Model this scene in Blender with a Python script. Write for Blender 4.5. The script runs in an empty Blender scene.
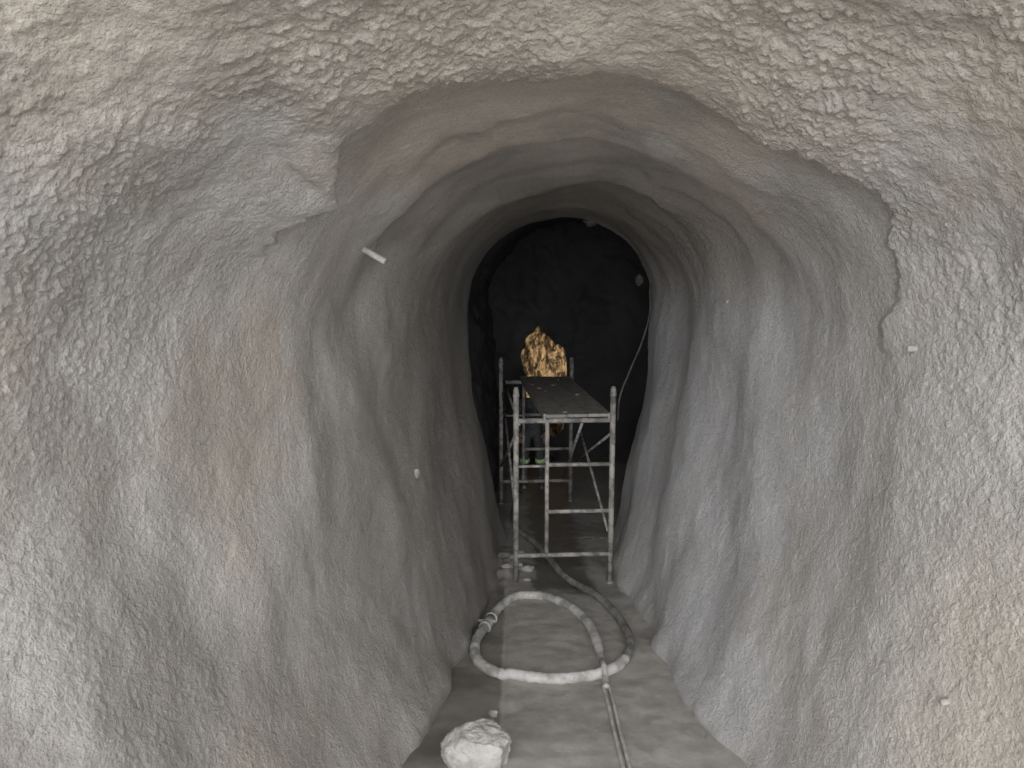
import bpy, math, numpy as np
from mathutils import Vector, Matrix
scene=bpy.context.scene
rng=np.random.RandomState(7)
# ---------------------------------------------------------------- noise
PERM=rng.permutation(256); PERM=np.concatenate([PERM,PERM,PERM])
GR=rng.normal(size=(256,3)); GR/=np.linalg.norm(GR,axis=1)[:,None]
def pn(x,y,z):
    x=np.asarray(x,float);y=np.asarray(y,float);z=np.asarray(z,float)
    x,y,z=np.broadcast_arrays(x,y,z)
    xi=np.floor(x).astype(int);yi=np.floor(y).astype(int);zi=np.floor(z).astype(int)
    xf=x-xi;yf=y-yi;zf=z-zi
    f=lambda t:t*t*t*(t*(t*6-15)+10)
    u,v,w=f(xf),f(yf),f(zf)
    r=0
    for dx in (0,1):
        for dy in (0,1):
            for dz in (0,1):
                h=PERM[PERM[PERM[(xi+dx)&255]+((yi+dy)&255)]+((zi+dz)&255)]
                g=GR[h]
                d=g[...,0]*(xf-dx)+g[...,1]*(yf-dy)+g[...,2]*(zf-dz)
                r=r+d*(u if dx else 1-u)*(v if dy else 1-v)*(w if dz else 1-w)
    return r*1.6
def sm(a,b,x):
    t=np.clip((x-a)/(b-a),0,1);return t*t*(3-2*t)
# ---------------------------------------------------------------- mesh helpers
def link(o,parent=None):
    scene.collection.objects.link(o)
    if parent: o.parent=parent
    return o
def mesh_obj(name,V,F,mat=None,smooth=True,parent=None):
    me=bpy.data.meshes.new(name); me.from_pydata([tuple(v) for v in V],[],F); me.update()
    if smooth:
        me.polygons.foreach_set('use_smooth',[True]*len(me.polygons))
    if mat: me.materials.append(mat)
    return link(bpy.data.objects.new(name,me),parent)
def grid_obj(name,P,mat,flip=False):
    nu,nv=P.shape[:2]
    me=bpy.data.meshes.new(name)
    idx=np.arange(nu*nv).reshape(nu,nv)
    q=np.stack([idx[:-1,:-1],idx[1:,:-1],idx[1:,1:],idx[:-1,1:]],-1).reshape(-1,4)
    if flip:q=q[:,::-1]
    me.vertices.add(nu*nv); me.vertices.foreach_set('co',P.reshape(-1).astype(np.float32))
    n=len(q); me.loops.add(n*4); me.loops.foreach_set('vertex_index',q.reshape(-1).astype(np.int32))
    me.polygons.add(n); me.polygons.foreach_set('loop_start',np.arange(0,n*4,4,dtype=np.int32))
    me.polygons.foreach_set('loop_total',np.full(n,4,dtype=np.int32))
    me.polygons.foreach_set('use_smooth',np.ones(n,dtype=bool))
    me.update(calc_edges=True); me.validate()
    me.materials.append(mat)
    return link(bpy.data.objects.new(name,me))
def empty(name,loc=(0,0,0)):
    e=bpy.data.objects.new(name,None); e.location=loc; e.empty_display_size=.1
    return link(e)
def catmull(pts,n=8):
    p=[Vector(a) for a in pts]; p=[p[0]*2-p[1]]+p+[p[-1]*2-p[-2]]
    out=[]
    for i in range(1,len(p)-2):
        for k in range(n):
            t=k/n;a,b,c,d=p[i-1],p[i],p[i+1],p[i+2]
            out.append(.5*((2*b)+(c-a)*t+(2*a-5*b+4*c-d)*t*t+(3*b-a-3*c+d)*t**3))
    out.append(p[-2]); return out
def tube_geo(pts,r,seg=12,cap=True,wob=0):
    pts=[Vector(p) for p in pts]; V=[];F=[];N=len(pts)
    nrm=None
    for i,p in enumerate(pts):
        t=(pts[min(i+1,N-1)]-pts[max(i-1,0)]).normalized()
        if nrm is None:
            nrm=t.orthogonal().normalized()
        nrm=(nrm-t*nrm.dot(t)).normalized(); b=t.cross(nrm)
        rr=r[i] if isinstance(r,(list,tuple)) else r
        rr*=1+wob*math.sin(i*1.7)*math.sin(i*.31)
        for k in range(seg):
            a=2*math.pi*k/seg
            V.append(p+(nrm*math.cos(a)+b*math.sin(a))*rr)
    for i in range(N-1):
        for k in range(seg):
            a=i*seg+k;b_=i*seg+(k+1)%seg
            F.append((a,b_,b_+seg,a+seg))
    if cap:
        F.append(tuple(range(seg))[::-1]); F.append(tuple((N-1)*seg+k for k in range(seg)))
    return V,F
def join_geo(parts):
    V=[];F=[]
    for v,f in parts:
        o=len(V);V+=list(v);F+=[tuple(i+o for i in q) for q in f]
    return V,F
# ---------------------------------------------------------------- materials
def newmat(name,rough=.9,metal=0):
    m=bpy.data.materials.new(name); m.use_nodes=True
    nt=m.node_tree; b=nt.nodes['Principled BSDF']
    b.inputs['Roughness'].default_value=rough; b.inputs['Metallic'].default_value=metal
    return m,nt,b
def noise(nt,scale,detail=4,rough=.55,vec=None):
    n=nt.nodes.new('ShaderNodeTexNoise'); n.inputs['Scale'].default_value=scale
    n.inputs['Detail'].default_value=detail; n.inputs['Roughness'].default_value=rough
    if vec is not None: nt.links.new(vec,n.inputs['Vector'])
    return n.outputs['Fac']
def pos(nt):
    g=nt.nodes.new('ShaderNodeNewGeometry'); return g.outputs['Position']
def scaled(nt,p,s):
    n=nt.nodes.new('ShaderNodeVectorMath'); n.operation='MULTIPLY'; nt.links.new(p,n.inputs[0]); n.inputs[1].default_value=s
    return n.outputs[0]
def math_vec(nt,p,f):
    a=nt.nodes.new('ShaderNodeVectorMath'); a.operation='ADD'; nt.links.new(p,a.inputs[0]); nt.links.new(f,a.inputs[1]); return a.outputs[0]
def mr(nt,val,a,b,c=0,d=1,smooth=True):
    n=nt.nodes.new('ShaderNodeMapRange'); n.interpolation_type='SMOOTHSTEP' if smooth else 'LINEAR'
    nt.links.new(val,n.inputs['Value'])
    for k,v in zip(('From Min','From Max','To Min','To Max'),(a,b,c,d)): n.inputs[k].default_value=v
    return n.outputs['Result']
def mix(nt,fac,A,B,typ='MIX'):
    n=nt.nodes.new('ShaderNodeMix'); n.data_type='RGBA'; n.blend_type=typ
    if isinstance(fac,(int,float)): n.inputs[0].default_value=fac
    else: nt.links.new(fac,n.inputs[0])
    for s,v in ((6,A),(7,B)):
        if isinstance(v,tuple): n.inputs[s].default_value=(*v,1)
        else: nt.links.new(v,n.inputs[s])
    return n.outputs[2]
def math_n(nt,op,a,b=None):
    n=nt.nodes.new('ShaderNodeMath'); n.operation=op
    for i,v in enumerate((a,b)):
        if v is None: continue
        if isinstance(v,(int,float)): n.inputs[i].default_value=v
        else: nt.links.new(v,n.inputs[i])
    return n.outputs[0]
def bump(nt,b,h,strength,dist,prev=None):
    n=nt.nodes.new('ShaderNodeBump'); n.inputs['Strength'].default_value=strength; n.inputs['Distance'].default_value=dist
    nt.links.new(h,n.inputs['Height'])
    if prev: nt.links.new(prev,n.inputs['Normal'])
    if b: nt.links.new(n.outputs[0],b.inputs['Normal'])
    return n.outputs[0]
def simple(name,c1,c2,scale=8,rough=.85,metal=0,bs=0,bscale=60,bd=.003):
    m,nt,b=newmat(name,rough,metal); p=pos(nt)
    f=mr(nt,noise(nt,scale,5,.6,p),.38,.62)
    nt.links.new(mix(nt,f,c1,c2),b.inputs['Base Color'])
    if bs: bump(nt,b,noise(nt,bscale,4,.6,p),bs,bd)
    return m
# shotcrete
def shotcrete():
    m,nt,b=newmat('shotcrete',.95); b.inputs['Specular IOR Level'].default_value=.15
    p=pos(nt); sep=nt.nodes.new('ShaderNodeSeparateXYZ'); nt.links.new(p,sep.inputs[0])
    X,Y,Z=sep.outputs
    warm=(.58,.53,.475); cool=(.57,.555,.545)
    f=mr(nt,math_n(nt,'ADD',noise(nt,.9,4,.6,p),mr(nt,Z,.0,.7,0,-.16)),.34,.60)
    c=mix(nt,f,warm,cool)
    st=noise(nt,1.0,6,.62,scaled(nt,p,(2.2,2.2,1.2)))
    c=mix(nt,mr(nt,st,.42,.66,0,.8),c,(.42,.395,.365))
    # daylight on the right side further in, painted as a paler, cooler colour
    lit=math_n(nt,'MULTIPLY',mr(nt,X,.7,1.3),math_n(nt,'MULTIPLY',mr(nt,Z,.35,-.5),mr(nt,Y,2.4,4.6)))
    c=mix(nt,math_n(nt,'MULTIPLY',lit,mr(nt,noise(nt,1.4,4,.6,p),.3,.6,.45,1)),c,(.68,.68,.70))
    f3=mr(nt,noise(nt,2.1,5,.6,p),.54,.68)
    c=mix(nt,math_n(nt,'MULTIPLY',f3,.45),c,(.68,.67,.66))
    fb=math_n(nt,'MULTIPLY',mr(nt,X,1.0,1.7),math_n(nt,'MULTIPLY',mr(nt,Z,-.5,-1.3),mr(nt,Y,3.6,2.2)))
    c=mix(nt,math_n(nt,'MULTIPLY',fb,.7),c,(.61,.56,.48))
    # darker tone deeper in, mostly the left side and the crown
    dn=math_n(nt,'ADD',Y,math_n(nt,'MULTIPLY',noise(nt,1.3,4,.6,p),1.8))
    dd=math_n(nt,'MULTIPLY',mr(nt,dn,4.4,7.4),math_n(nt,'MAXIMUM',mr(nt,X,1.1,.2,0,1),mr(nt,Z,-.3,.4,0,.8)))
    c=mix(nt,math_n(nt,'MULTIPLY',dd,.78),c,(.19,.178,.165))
    # damp streaks on the left
    dl=math_n(nt,'MULTIPLY',math_n(nt,'MULTIPLY',mr(nt,X,0,-.4),mr(nt,Z,.4,-.4)),mr(nt,noise(nt,.9,4,.55,scaled(nt,p,(2,1.7,.7))),.42,.58))
    c=mix(nt,math_n(nt,'MULTIPLY',dl,.6),c,(.28,.264,.245))
    c=mix(nt,mr(nt,noise(nt,60,4,.7,p),.42,.68,0,.34),c,(.31,.292,.268))
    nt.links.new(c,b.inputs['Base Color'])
    v=nt.nodes.new('ShaderNodeTexVoronoi'); v.inputs['Scale'].default_value=85; nt.links.new(p,v.inputs['Vector'])
    n0=bump(nt,None,noise(nt,30,5,.65,p),.7,.016)
    n1=bump(nt,None,v.outputs['Distance'],.5,.005,n0)
    bump(nt,b,noise(nt,95,4,.65,p),.9,.010,n1)
    return m
M_shot=shotcrete()
def rockmat():
    m,nt,b=newmat('dark_rock',.8); p=pos(nt)
    c=mix(nt,mr(nt,noise(nt,1.2,3,.5,p),.3,.7),(.044,.045,.049),(.066,.068,.073))
    nt.links.new(c,b.inputs['Base Color']); bump(nt,b,noise(nt,14,5,.6,p),.5,.02); return m
M_rock=rockmat()
def goldrock():
    m,nt,b=newmat('ochre_rock',.9); p=pos(nt)
    c=mix(nt,mr(nt,noise(nt,5,6,.75,scaled(nt,p,(1.6,1,.8))),.44,.60),(.05,.035,.02),(.60,.46,.30))
    nt.links.new(c,b.inputs['Base Color']); bump(nt,b,noise(nt,9,6,.7,p),1,.12)
    return m
M_gold=goldrock()
def floormat():
    m,nt,b=newmat('floor_concrete',.85); p=pos(nt); sep=nt.nodes.new('ShaderNodeSeparateXYZ'); nt.links.new(p,sep.inputs[0])
    X,Y,Z=sep.outputs
    n=noise(nt,2.2,5,.6,p); n2=noise(nt,7,5,.6,p)
    c=mix(nt,mr(nt,n2,.35,.65),(.44,.42,.39),(.55,.53,.50))
    # slurry stains
    c=mix(nt,mr(nt,noise(nt,3.0,6,.7,p),.50,.60,0,.45),c,(.32,.305,.28))
    xe=math_n(nt,'ADD',X,math_n(nt,'MULTIPLY',n2,.05))
    left=mr(nt,xe,-.03,-.06)
    c=mix(nt,left,c,mix(nt,mr(nt,n,.4,.6),(.19,.18,.162),(.31,.292,.265)))
    v=nt.nodes.new('ShaderNodeTexVoronoi'); v.feature='DISTANCE_TO_EDGE'; v.inputs['Scale'].default_value=.9
    nt.links.new(math_vec(nt,p,n2),v.inputs['Vector'])
    c=mix(nt,mr(nt,v.outputs['Distance'],.0,.005,.5,0),c,(.20,.19,.18))
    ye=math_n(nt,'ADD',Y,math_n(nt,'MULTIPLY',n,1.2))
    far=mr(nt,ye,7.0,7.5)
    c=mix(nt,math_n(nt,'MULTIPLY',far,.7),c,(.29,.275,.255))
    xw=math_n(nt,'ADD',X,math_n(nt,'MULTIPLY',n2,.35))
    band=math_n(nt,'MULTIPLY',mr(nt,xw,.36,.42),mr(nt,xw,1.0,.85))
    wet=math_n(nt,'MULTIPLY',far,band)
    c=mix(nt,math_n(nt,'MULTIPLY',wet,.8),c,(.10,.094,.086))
    nt.links.new(c,b.inputs['Base Color'])
    damp=math_n(nt,'MAXIMUM',wet,math_n(nt,'MULTIPLY',left,.7))
    nt.links.new(mr(nt,damp,0,1,.75,.42),b.inputs['Roughness'])
    bump(nt,b,noise(nt,18,6,.6,p),.4,.010)
    return m
M_floor=floormat()
M_ground=simple('outside_ground',(.40,.38,.34),(.52,.50,.45),2,.95,0,.5,20,.02)
M_steel=simple('dusty_scaffold_steel',(.48,.465,.44),(.20,.19,.175),11,.7,.1,.3,80)
M_plank=simple('dusty_plank',(.28,.268,.245),(.39,.375,.345),9,.8,0,.4,40)
M_hose=simple('hose_rubber_dusty',(.17,.165,.157),(.33,.32,.30),10,.75,0,.3,60)
M_hosew=simple('hose_cement_caked',(.68,.67,.655),(.36,.35,.33),7,.85,0,.7,60,.006)
M_strip=simple('pale_hose_plastic',(.66,.65,.62),(.50,.49,.46),12,.6)
M_stub=simple('white_pvc',(.74,.74,.72),(.56,.55,.53),20,.5)
M_bolt=simple('anchor_grout',(.50,.48,.45),(.38,.365,.34),20,.9,0,.5,60)
M_bould=simple('pale_boulder',(.60,.58,.55),(.40,.385,.36),6,.95,0,1.0,26,.02)
M_cable=simple('cable_grey',(.09,.09,.087),(.15,.15,.146),12,.7)
# ---------------------------------------------------------------- tunnel sections
T=np.array([
#  Y     xFL   xFR   xL    xR    zc
[0.2,  -1.75, 2.05,-3.20, 3.50, 2.90],
[0.8,  -1.45, 1.80,-2.45, 2.75, 1.95],
[1.4,  -1.15, 1.60,-1.90, 2.20, 1.32],
[2.0,  -.95, 1.45,-1.58, 1.88, .96],
[2.9,  -.72, 1.31,-1.33, 1.68, .76],
[3.7,  -.58, 1.20,-1.08, 1.62, .74],
[4.5,  -.47, 1.12,-.88, 1.60, .75],
[5.5,  -.33, 1.07,-.72, 1.56, .73],
[6.9,  -.17, 1.06,-.54, 1.53, .70],
[8.0,  -.08, 1.09,-.46, 1.51, .68],
[9.5,  -.05, 1.15,-.45, 1.55, .66]])
YF=np.linspace(0.2,9.5,600)
TS=[np.convolve(np.pad(np.interp(YF,T[:,0],T[:,k]),15,mode='reflect',reflect_type='odd'),np.ones(31)/31,'valid') for k in range(1,6)]
def sec(k,Y): return np.interp(Y,YF,TS[k])
def fz(Y):
    Y=np.asarray(Y,float)
    return np.where(Y<6.9,-2.18-.1*np.maximum(Y,1.0),-2.87)
ZW=-.28
def wallx(side,Y,z):
    xf=sec(0 if side<0 else 1,Y); xw=sec(2 if side<0 else 3,Y); zc=sec(4,Y); f=fz(Y)
    cx=(sec(2,Y)+sec(3,Y))/2
    if z<ZW: return float(xf+(xw-xf)*math.sin(math.pi/2*(z-f)/(ZW-f)))
    return float(cx+(xw-cx)*math.sqrt(max(0,1-((z-ZW)/(zc-ZW))**2)))
def section_pts(Ys,NV,xFL,xFR,xL,xR,zc,f,zw=ZW,foot=.12):
    nl=int(NV*.30); na=NV-2*nl
    t=np.linspace(0,1,nl,endpoint=False)[None,:]
    xFL,xFR,xL,xR,zc,f=[np.asarray(a)[:,None]*np.ones((len(Ys),1)) for a in (xFL,xFR,xL,xR,zc,f)]
    f0=f-foot
    zl=f0+(zw-f0)*t
    tt=np.clip((zl-f)/(zw-f),-.2,1)
    xl=xFL+(xL-xFL)*np.sin(np.pi/2*tt)
    th=np.linspace(0,np.pi,na)[None,:]
    cx=(xL+xR)/2
    xa=cx-(cx-xL)*np.cos(th); za=zw+(zc-zw)*np.sin(th)
    xr=(xFR+(xR-xFR)*np.sin(np.pi/2*tt))[:,::-1]; zr=zl[:,::-1]
    return np.concatenate([xl,xa,xr],1),np.concatenate([zl,za,zr],1)
def arclen(x,z):
    d=np.sqrt(np.diff(x,axis=1)**2+np.diff(z,axis=1)**2)
    s=np.concatenate([np.zeros((len(x),1)),np.cumsum(d,1)],1)
    mid=s[:,s.shape[1]//2][:,None]
    return s-mid
def normals2(x,z):
    dx=np.gradient(x,axis=1);dz=np.gradient(z,axis=1);l=np.sqrt(dx*dx+dz*dz)+1e-9
    return dz/l,-dx/l
# shotcrete shell
parts=[np.linspace(.2,1.2,50,endpoint=False),np.linspace(1.2,2.2,120,endpoint=False),np.linspace(2.2,4.0,250,endpoint=False),np.linspace(4.0,8.25,280)]
Ys=np.concatenate(parts); NV=1200
x,z=section_pts(Ys,NV,*[sec(k,Ys) for k in range(5)],fz(Ys))
s=arclen(x,z); nx,nz=normals2(x,z); YY=Ys[:,None]*np.ones_like(x)
X3,Y3,Z3=x,YY,z
up=sm(-.7,.4,z)
w=pn(s*.9,YY*1.2,3.3)*.30
d=.075*pn(X3*.9,Y3*1.0,Z3*.9+5)
d+=.021*pn(s*.9+w,YY*3.0+1.2*w,1.7)*(.03+.97*up)
d+=.016*pn(X3*2.0+9,Y3*1.8,Z3*1.3)
d+=.007*pn(YY*2.2+1.2*pn(s*1.1,YY,8.),s*1.5,4.4)*(1-up)
d+=.010*pn(X3*4.2+3,Y3*3.4,Z3*3.6)
d+=.003*pn(YY*6+1.2*pn(s*1.6,YY,2.),s*3.4,9.4)*(1-.6*up)
asym=sm(-.1,.45,z)+ (x>.6)*.20*(1-sm(-.1,.45,z))*sm(-.6,.0,z)
for (y0,amp,back,sd,wd_) in ((2.90,.085,.55,1.,.10),(3.5,.020,.4,7.,.2),(4.05,.034,.4,2.,.16),(4.75,.024,.5,5.,.2),(5.5,.030,.6,9.,.2),(6.4,.026,.6,11.,.22)):
    yl=y0+.30*pn(s*1.1,sd,0.)+.13*pn(s*4.0,sd,3.)+.07*pn(s*11,sd,5.)+.03*pn(s*30,sd,7.)+.13*np.abs(s-.1)**1.6
    am=amp*(.05+1.8*np.clip(pn(s*1.4,sd+20,0)+.42,0,1))*asym
    d+=am*sm(yl-back,yl,YY)*(1-sm(yl,yl+wd_,YY))
near=1-sm(2.6,3.4,YY)
d+=(.0042+.0055*up*near)*pn(X3*8,Y3*8,Z3*8)
d+=(.0024+.0035*up*near)*pn(X3*18,Y3*18,Z3*18)
patch=sm(-.45,.35,pn(X3*1.5,Y3*1.5,Z3*1.5+30))
wx=.5*pn(X3*12,Y3*12,Z3*12+3)
pop=np.clip(pn(X3*50+wx,Y3*50-wx,Z3*50+wx),-.10,1)
d+=pop*(.0035+.014*up*near*patch+.0025*near)
d+=.045*np.exp(-((z-(fz(YY)+.03))/.10)**2)*(.6+pn(YY*2.5,0.3,s*.0+1)+.12*pn(YY*9,1.3,s*3))
P=np.stack([x+nx*d,YY,z+nz*d],-1)
last=P[-1:].copy(); last[...,0]-=nx[-1:]*.45; last[...,2]-=nz[-1:]*.45
mid=P[-1:].copy(); mid[...,1]+=.03; mid[...,0]-=nx[-1:]*.04; mid[...,2]-=nz[-1:]*.04
P=np.concatenate([P,mid,last+np.array([0,.03,0])],0)
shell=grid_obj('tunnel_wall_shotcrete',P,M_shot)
# dark unlined rock beyond
Yr=np.linspace(7.95,12.35,130); o=np.ones_like(Yr); t=(Yr-7.95)/4.4
x,z=section_pts(Yr,260,(-.22+0*t),(1.2+.9*t),(-.60+.28*t),(1.62+.85*t),(.78+.1*t),-2.87*o)
nx,nz=normals2(x,z);YY=Yr[:,None]*np.ones_like(x)
d=.12*pn(x*1.3,YY*1.3,z*1.3)+.06*pn(x*3.5,YY*3.5,z*3.5)+.03*pn(x*9,YY*9,z*9)
grid_obj('tunnel_wall_rock',np.stack([x+nx*d,YY,z+nz*d],-1),M_rock)
hole=[(.20,-2.45),(.22,-1.9),(.20,-1.45),(.15,-1.22),(.20,-1.04),(.25,-.92),(.34,-.82),(.42,-.74),(.50,-.84),(.60,-.90),(.70,-1.02),(.76,-1.02),(.86,-1.18),(.88,-1.5),(.86,-2.0),(.80,-2.42),(.6,-2.52),(.35,-2.5)]
hole=[Vector((a,12.15,b)) for a,b in hole]; hp=catmull(hole+[hole[0]],8)[:-1]
H=np.array([[p.x,p.z] for p in hp]); 
H+=.03*np.stack([pn(H[:,0]*9,H[:,1]*9,0.),pn(H[:,0]*9,H[:,1]*9,5.)],-1)
c=np.array([.5,-1.4]); ang=np.arctan2(H[:,1]-c[1],H[:,0]-c[0])
rows=[]
nr=34
for i in range(nr):
    t=i/(nr-1)
    R=2.9
    out=c+np.stack([np.cos(ang),np.sin(ang)],-1)*R
    q=H*(1-t)+out*t
    yy=12.15+.12*pn(q[:,0]*2,q[:,1]*2,1.)+.09*pn(q[:,0]*6,q[:,1]*6,2.)-.15*t
    rows.append(np.stack([q[:,0],yy,q[:,1]],-1))
R_=np.array(rows); R_=np.concatenate([R_,R_[:,:1]],1)
grid_obj('tunnel_face_rock',R_,M_rock)
rows=[]
for i in range(60):
    t=i/59
    if t<.5:
        k=t/.5; q=c+(H-c)*(1+.9*math.sin(k*math.pi/2)); yy=12.15+k*1.5+0*q[:,0]
    else:
        k=(t-.5)/.5; q=c+(H-c)*1.9*(1-k*.999); yy=13.65+.25*k+0*q[:,0]
    n_=pn(q[:,0]*2.5,yy*2.5,q[:,1]*2.5)*.22+np.abs(pn(q[:,0]*6,yy*6,q[:,1]*3))*.30+pn(q[:,0]*16,yy*16,q[:,1]*12)*.06
    amp=min(1,t*5)
    q=q+(q-c)/(np.linalg.norm(q-c,axis=1)[:,None]+.1)*(n_*amp*.4)[:,None]
    rows.append(np.stack([q[:,0],yy+n_*amp,q[:,1]],-1))
R_=np.array(rows);R_=np.concatenate([R_,R_[:,:1]],1)
grid_obj('heading_rock',R_,M_gold)
# floor
yf=np.linspace(-.5,12.4,420); u=np.linspace(0,1,150)
lo=np.where(yf<8.2,sec(0,np.clip(yf,.2,9))-.45,-.9); hi=np.where(yf<8.2,sec(1,np.clip(yf,.2,9))+.45,2.7)
XX=lo[:,None]+(hi-lo)[:,None]*u[None,:]; YY=yf[:,None]*np.ones_like(XX)
ZZ=fz(YY)+.018*pn(XX*2,YY*2,0.)+.006*pn(XX*8,YY*8,1.)+.002*pn(XX*25,YY*25,2.)
ZZ+=.012*sm(-.05,-.02,XX)*(1-sm(6.5,6.7,YY))
ZZ+=.10*np.exp(-(((XX+.08)/.22)**2+((YY-7.3)/.45)**2))*(1+.5*pn(XX*9,YY*9,3.))
grid_obj('floor',np.stack([XX,YY,ZZ],-1),M_floor,flip=True)
def floor_z(X,Y): 
    return float(fz(Y)+.018*pn(X*2,Y*2,0.)+.012*(1 if X>-.04 and Y<6.6 else 0)+.10*math.exp(-(((X+.08)/.22)**2+((Y-7.3)/.45)**2)))
g=np.linspace(-14,14,60); gy=np.linspace(-18,.3,60)
GX,GY=np.meshgrid(g,gy); GZ=-2.36+.05*pn(GX*.7,GY*.7,0)
grid_obj('ground',np.stack([GX,GY,GZ],-1),M_ground)
# ---------------------------------------------------------------- scaffold
sc=empty('scaffold')
def yawpt(x,y,z):
    a=math.radians(3.8); ca,sa=math.cos(a),math.sin(a)
    return Vector((.037+x*ca-y*sa,6.9+y*ca+x*sa,z-.02))
def frame(yl,name):
    Wd=.903; parts=[]
    def tb(a,b,r_=.026): parts.append(tube_geo([yawpt(*a),yawpt(*b)],r_,14))
    zb0=-2.87
    tb((0,yl,zb0),(0,yl,-.98)); tb((Wd,yl,zb0+.02),(Wd,yl,-.975))
    tb((0,yl,-1.27),(Wd,yl,-1.27),.024); tb((0,yl,-2.565),(Wd,yl,-2.565),.022)
    tb((.29,yl,-2.565),(.29,yl,-1.27),.020)
    for zz in (-1.69,-2.14): tb((.29,yl,zz),(Wd,yl,zz),.019)
    tb((0,yl,-1.70),(.29,yl,-1.70),.013)
    for xx in (0,Wd):
        tb((xx,yl,-1.02),(xx,yl,-.955),.019); tb((xx,yl,zb0),(xx,yl,zb0+.03),.036)
        tb((xx,yl,-1.045),(xx,yl,-1.02),.031)
        for zz in (-1.45,-2.3):
            tb((xx,yl,zz),(xx,yl+.06 if yl<1 else yl-.06,zz),.008)
    V,F=join_geo(parts); return mesh_obj(name,V,F,M_steel,True,sc)
frame(0,'frame_front'); frame(2.67,'frame_rear')
def brace(name,pairs,r=.0135):
    parts=[tube_geo([yawpt(*a),yawpt(*b)],r,10) for a,b in pairs]
    V,F=join_geo(parts); mesh_obj(name,V,F,M_steel,True,sc)
brace('brace_right',[((.903,.03,-1.40),(.903,2.64,-2.35)),((.88,.03,-2.35),(.88,2.64,-1.40)),((.62,.03,-1.3),(.80,2.6,-2.5))])
brace('brace_left',[((0,.03,-1.40),(0,2.64,-2.35)),((.02,.03,-2.35),(.02,2.64,-1.40))])
brace('ledger',[((0.03,0,-1.30),(.03,2.67,-1.24))],.014)
parts=[]
def obox(x0,x1,y0,y1,z0,z1):
    V=[yawpt(x,y,z) for x in(x0,x1) for y in(y0,y1) for z in(z0,z1)]
    F=[(0,1,3,2),(4,6,7,5),(0,4,5,1),(2,3,7,6),(0,2,6,4),(1,5,7,3)]
    return V,F
for i in range(3):
    a=.275+i*.195; parts.append(obox(a,a+.190,-.05+.01*i,2.74-.02*i,-1.235,-1.205))
for i in range(4): parts.append(obox(.27,.86,.3+i*.66,.36+i*.66,-1.262,-1.236))
for xx in (.262,.862): parts.append(obox(xx-.012,xx+.012,-.04,2.72,-1.262,-1.20))
V,F=join_geo(parts); pl=mesh_obj('platform',V,F,M_plank,False,sc)
bv=pl.modifiers.new('b','BEVEL'); bv.width=.005; bv.segments=2
import random; random.seed(3)
def rock_geo(c,s,seed,n=3,rough=.35):
    import bmesh
    bm=bmesh.new(); bmesh.ops.create_icosphere(bm,subdivisions=n,radius=1)
    co=np.array([v.co[:] for v in bm.verts])
    k=1+rough*pn(co[:,0]*1.3+seed,co[:,1]*1.3,co[:,2]*1.3)+rough*.25*pn(co[:,0]*3+seed,co[:,1]*3,co[:,2]*3)+rough*.1*pn(co[:,0]*9+seed,co[:,1]*9,co[:,2]*9)
    co=co*k[:,None]*np.array(s)+np.array(c)
    F=[tuple(v.index for v in f.verts) for f in bm.faces]; bm.free()
    return [Vector(a) for a in co],F
parts=[]
for i in range(12):
    p=yawpt(random.uniform(.3,.85),random.uniform(0,2.6),-1.205); r=random.uniform(.010,.03)
    parts.append(rock_geo(p,(r,r*1.3,r*.4),i,2))
V,F=join_geo(parts); mesh_obj('mortar_clumps',V,F,M_plank,True,sc)
# ---------------------------------------------------------------- delivery hose
R=.034
hose=[(.10,9.9),(.02,9.0),(.08,8.4),(.30,7.84),(.47,7.14),(.63,6.75),(.775,6.37),(.87,5.9),(.885,5.4),(.80,5.05),(.63,4.83),(.386,4.74),(.12,4.74),(-.11,4.83),(-.25,5.08),(-.27,5.4),(-.19,5.8),(-.09,6.2),(.07,6.45),(.295,6.45),(.49,6.15),(.605,5.75),(.635,5.3),(.625,4.95),(.612,4.6)]
he=empty('concrete_hose')
full=catmull([(a,b,0) for a,b in hose],12)
full=[Vector((p.x,p.y,floor_z(p.x,p.y)+R*.95)) for i,p in enumerate(full)]
N_=len(full); rad=[R*1.08]*N_
for i,p in enumerate(full):
    if i>N_-40:
        p.z+=.060*math.exp(-((p.y-4.84)/.13)**2)
        rad[i]=R*1.08*(1-.45*float(sm(5.4,4.9,p.y) if p.y<5.4 else 0)); p.z-=(R*1.08-rad[i])
k=12*9
V,F=tube_geo(full[:k+1],R,16,True,.05); mesh_obj('hose_grey_run',V,F,M_hose,True,he)
V,F=tube_geo(full[k:],rad[k:],16,True,.10); mesh_obj('hose_caked_loop',V,F,M_hosew,True,he)
ic=12*16; a=full[ic-3];b_=full[ic+3]; dv=(b_-a).normalized()
parts=[tube_geo([a,b_],R*1.25,16),tube_geo([a-dv*.01,a+dv*.02],R*1.5,16),tube_geo([b_-dv*.02,b_+dv*.01],R*1.5,16)]
mdl=(a+b_)/2; sd=dv.cross(Vector((0,0,1))).normalized()
parts.append(tube_geo([mdl-sd*.08+Vector((0,0,.01)),mdl+sd*.06+Vector((0,0,.02))],.013,8))
V,F=join_geo(parts); mesh_obj('coupling',V,F,M_hosew,True,he)
st=[(.612,4.66),(.610,4.35),(.60,3.9),(.595,3.5),(.57,3.0),(.5,2.3),(.42,1.2)]
se=catmull([(a,b,0) for a,b in st],10)
parts=[]
for off in (-.017,.017):
    pts=[Vector((p.x+off,p.y,floor_z(p.x+off,p.y)+.013)) for p in se]
    parts.append(tube_geo(pts,.010,10))
V,F=join_geo(parts); mesh_obj('twin_line',V,F,M_strip,True,he)
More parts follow.
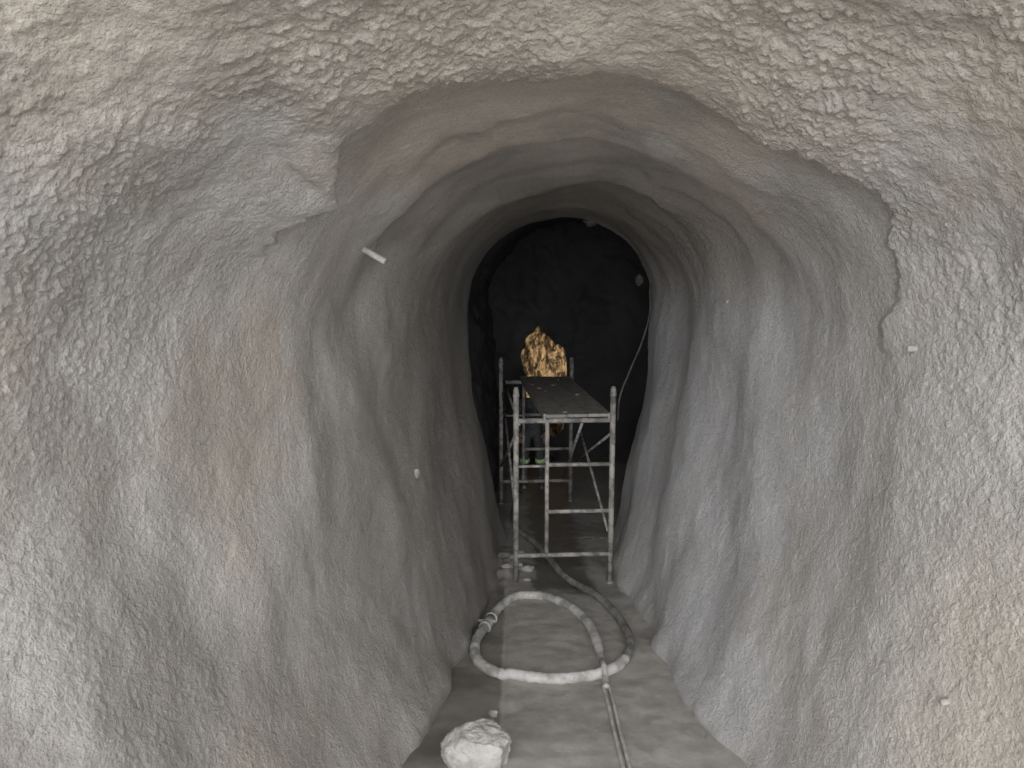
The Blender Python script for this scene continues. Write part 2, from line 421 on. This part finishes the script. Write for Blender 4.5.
# ---------------------------------------------------------------- rocks on floor
def faceted(c,s,seed,cuts=16,n=5):
    r=np.random.RandomState(seed)
    V,F=rock_geo((0,0,0),(1,1,1),seed,n,.22)
    co=np.array([v[:] for v in V])
    for i in range(cuts):
        nrm=r.normal(size=3); nrm/=np.linalg.norm(nrm); dd=r.uniform(.62,.88)
        ex=np.maximum(co@nrm-dd,0); co-=ex[:,None]*nrm*.85
    co*=(1+.06*pn(co[:,0]*4,co[:,1]*4,co[:,2]*4)+.04*pn(co[:,0]*10,co[:,1]*10,co[:,2]*10))[:,None]
    co=co*np.array(s)+np.array(c)
    return [Vector(a) for a in co],F
z0=floor_z(-.2,3.83)
V,F=faceted((-.165,3.76,z0+.065),(.195,.17,.14),5); mesh_obj('boulder',V,F,M_bould)
V,F=rock_geo((-.115,4.28,floor_z(-.115,4.28)+.015),(.028,.03,.022),9.,3); mesh_obj('stone',V,F,M_bould)
parts=[]
for i in range(12):
    X=random.gauss(.05,.05);Y=random.gauss(7.3,.15); r=random.uniform(.03,.06)
    parts.append(rock_geo((X,Y,floor_z(X,Y)+r*.2),(r*1.2,r,r*.5),i+40,3))
V,F=join_geo(parts); mesh_obj('rubble_heap',V,F,M_bolt)
# ---------------------------------------------------------------- things in the walls
def stub(name,side,Y,z,r,L,dirv,mat):
    xw=wallx(side,Y,z); p=Vector((xw,Y,z)); dv=Vector(dirv).normalized()
    a=p-dv*.08; b=p+dv*L
    parts=[tube_geo([a,b-dv*.006,b],[r,r,r*.85],14)]
    V,F=join_geo(parts); return mesh_obj(name,V,F,mat)
stub('drain_pipe_stub',-1,4.22,.17,.017,.16,(.86,-.35,-.46),M_stub)
stub('anchor_stub',-1,5.15,-1.33,.035,.04,(.9,-.5,.0),M_bolt)
stub('anchor_stub.001',1,3.12,-.28,.013,.04,(-1,-.2,.0),M_bolt)
stub('anchor_stub.002',1,2.6,-1.53,.012,.03,(-1,-.2,.0),M_bolt)
stub('anchor_stub.003',1,5.4,-.15,.014,.05,(-1,-.4,.0),M_bolt)
cb=[(1.50,8.15,.15),(1.46,8.1,-.10),(1.46,8.08,-.35),(1.38,8.05,-.65),(1.24,7.95,-.95),(1.13,7.85,-1.2),(1.10,7.8,-1.45)]
V,F=tube_geo(catmull(cb,8),.010,10); mesh_obj('hanging_cable',V,F,M_cable)
V,F=rock_geo((1.38,8.3,.0),(.045,.05,.055),3.,3); mesh_obj('shotcrete_lump',V,F,M_cable)
V,F=rock_geo((.85,8.3,.62),(.08,.07,.05),5.,3); mesh_obj('shotcrete_lump.001',V,F,M_cable)
# ---------------------------------------------------------------- worker
def skin_obj(name,nodes,edges,mat,parent,sub=2,root=0):
    me=bpy.data.meshes.new(name); me.from_pydata([n[0] for n in nodes],edges,[]); me.update()
    ob=link(bpy.data.objects.new(name,me),parent)
    ob.modifiers.new('skin','SKIN')
    sv=me.skin_vertices[0].data
    for i,n in enumerate(nodes):
        r=n[1]; sv[i].radius=(r,r) if not isinstance(r,tuple) else r
        sv[i].use_root=(i==root)
    s_=ob.modifiers.new('s','SUBSURF'); s_.levels=sub; s_.render_levels=sub
    ob.modifiers['skin'].use_smooth_shade=True
    me.materials.append(mat); return ob
wk=empty('worker',(.28,10.35,floor_z(.28,10.35))); wk.scale=(.92,.92,.92)
M_cloth=simple('work_clothes_dark',(.07,.08,.095),(.13,.14,.15),12,.95)
M_hv=simple('hi_vis_green',(.45,.85,.15),(.55,.95,.25),20,.7)
M_refl=simple('reflective_tape',(.8,.81,.81),(.65,.65,.65),20,.4)
M_skin=simple('skin',(.45,.28,.20),(.5,.32,.23),15,.6)
M_boot=simple('rubber_boots',(.10,.10,.095),(.30,.29,.27),10,.6)
M_hel=simple('helmet_plastic',(.30,.30,.29),(.20,.20,.19),10,.4)
N=[((0,.02,.90),.145),((0,-.02,1.05),.135),((0,-.10,1.22),.15),((0,-.21,1.34),.13),((0,-.27,1.41),.062),
 ((-.09,.02,.84),.095),((-.11,-.05,.48),.065),((-.12,.0,.14),.05),
 ((.09,.02,.84),.095),((.12,-.05,.48),.065),((.14,.0,.14),.05),
 ((-.19,-.19,1.32),.065),((-.25,-.20,1.08),.048),((-.19,-.40,.94),.036),
 ((.19,-.19,1.32),.065),((.25,-.20,1.08),.048),((.17,-.40,.96),.036)]
E=[(0,1),(1,2),(2,3),(3,4),(0,5),(5,6),(6,7),(0,8),(8,9),(9,10),(3,11),(11,12),(12,13),(3,14),(14,15),(15,16)]
skin_obj('body',N,E,M_cloth,wk,2,0)
he_=empty('head_group'); he_.parent=wk; he_.location=(0,-.03,-.05)
hn=[((0,-.25,1.46),.05),((0,-.28,1.53),.066),((0,-.31,1.60),.085),((0,-.32,1.66),.075)]
skin_obj('head',hn,[(0,1),(1,2),(2,3)],M_skin,he_,2,0)
parts=[rock_geo((0,-.395,1.585),(.012,.02,.02),1,2,.05),rock_geo((-.075,-.31,1.59),(.012,.02,.03),1,2,.05),rock_geo((.075,-.31,1.59),(.012,.02,.03),1,2,.05)]
V,F=join_geo(parts); mesh_obj('nose_and_ears',V,F,M_skin,True,he_)
parts=[rock_geo((-.03,-.385,1.61),(.011,.006,.007),1,2,.02),rock_geo((.03,-.385,1.61),(.011,.006,.007),1,2,.02),rock_geo((0,-.385,1.548),(.026,.006,.005),1,2,.02)]
V,F=join_geo(parts); mesh_obj('eyes_and_mouth',V,F,M_boot,True,he_)
V,F=rock_geo((0,-.31,1.665),(.105,.125,.085),2,3,.03); V=[v if v.z>1.64 else Vector((v.x*1.05,(v.y+.31)*1.12-.31,1.64)) for v in V]
mesh_obj('helmet',V,F,M_hel,True,he_)
for sgn,nm in ((-1,'hand_left'),(1,'hand_right')):
    bx=.18*sgn; B=Vector((bx,-.42,.93)); nodes=[(tuple(B),.03),(tuple(B+Vector((0,-.045,-.03))),.034),(tuple(B+Vector((0,-.08,-.055))),.03)]
    ed=[(0,1),(1,2)]
    ob=skin_obj(nm,nodes,ed,M_skin,wk,1,0)
    for f in range(4):
        o_=Vector(((f-1.5)*.018,-.08,-.055)); l=[.9,1.05,1,.8][f]
        pts=[B+o_,B+o_+Vector((0,-.03*l,-.025)),B+o_+Vector((0,-.04*l,-.055*l)),B+o_+Vector((0,-.03*l,-.08*l))]
        V,F=tube_geo(pts,[.010,.009,.0085,.007],8); mesh_obj(nm+'_finger_%d'%(f+1),V,F,M_skin,True,wk)
    pts=[B+Vector((-sgn*.02,-.03,-.02)),B+Vector((-sgn*.05,-.05,-.035)),B+Vector((-sgn*.055,-.075,-.06))]
    V,F=tube_geo(pts,[.012,.010,.008],8); mesh_obj(nm+'_thumb',V,F,M_skin,True,wk)
for sgn,nm in ((-1,'boot_left'),(1,'boot_right')):
    xx=-.12 if sgn<0 else .14
    skin_obj(nm,[((xx,.0,.30),.062),((xx,.01,.12),.056),((xx,.02,.05),.05),((xx,-.08,.04),.045),((xx,-.16,.035),.035)],[(0,1),(1,2),(2,3),(3,4)],M_boot,wk,2,0)
    k=-.115 if sgn<0 else .125
    V,F=tube_geo([(k,-.03,.40),(k,-.04,.46)],.078,18); mesh_obj('hi_vis_band_'+nm,V,F,M_hv,True,wk)
    V,F=tube_geo([(k,-.035,.415),(k,-.04,.44)],.080,18); mesh_obj('reflective_band_'+nm,V,F,M_refl,True,wk)
# ---------------------------------------------------------------- lights
wd=bpy.data.worlds.new('World'); scene.world=wd; wd.use_nodes=True
nt=wd.node_tree; bg=nt.nodes['Background']; bg.inputs[0].default_value=(.975,.985,1.0,1); bg.inputs[1].default_value=1.6
def sun(name,e,ang,dirv,col):
    l=bpy.data.lights.new(name,'SUN'); l.energy=e; l.angle=math.radians(ang); l.color=col
    ob=link(bpy.data.objects.new(name,l)); ob.rotation_euler=Vector(dirv).to_track_quat('-Z','Y').to_euler(); ob.location=(-3,-6,5)
    return ob
sun('overcast_sun',2.9,55,(.13,1,-.14),(1,.995,.985))
l=bpy.data.lights.new('work_lamp','SPOT'); l.energy=75; l.color=(1,.84,.60); l.shadow_soft_size=.04; l.spot_size=math.radians(140); l.spot_blend=.5
ob=link(bpy.data.objects.new('work_lamp',l)); ob.location=(1.0,12.75,-1.55); ob.rotation_euler=Vector((-.7,.9,.3)).to_track_quat('-Z','Y').to_euler()
# ---------------------------------------------------------------- camera
cam=bpy.data.cameras.new('camera'); cam.lens=26.72; cam.sensor_width=36; cam.clip_start=.02
co=link(bpy.data.objects.new('camera',cam)); co.location=(0,0,0); co.rotation_euler=(math.radians(90-7.8),0,0)
scene.camera=co
scene.view_settings.view_transform='Standard'
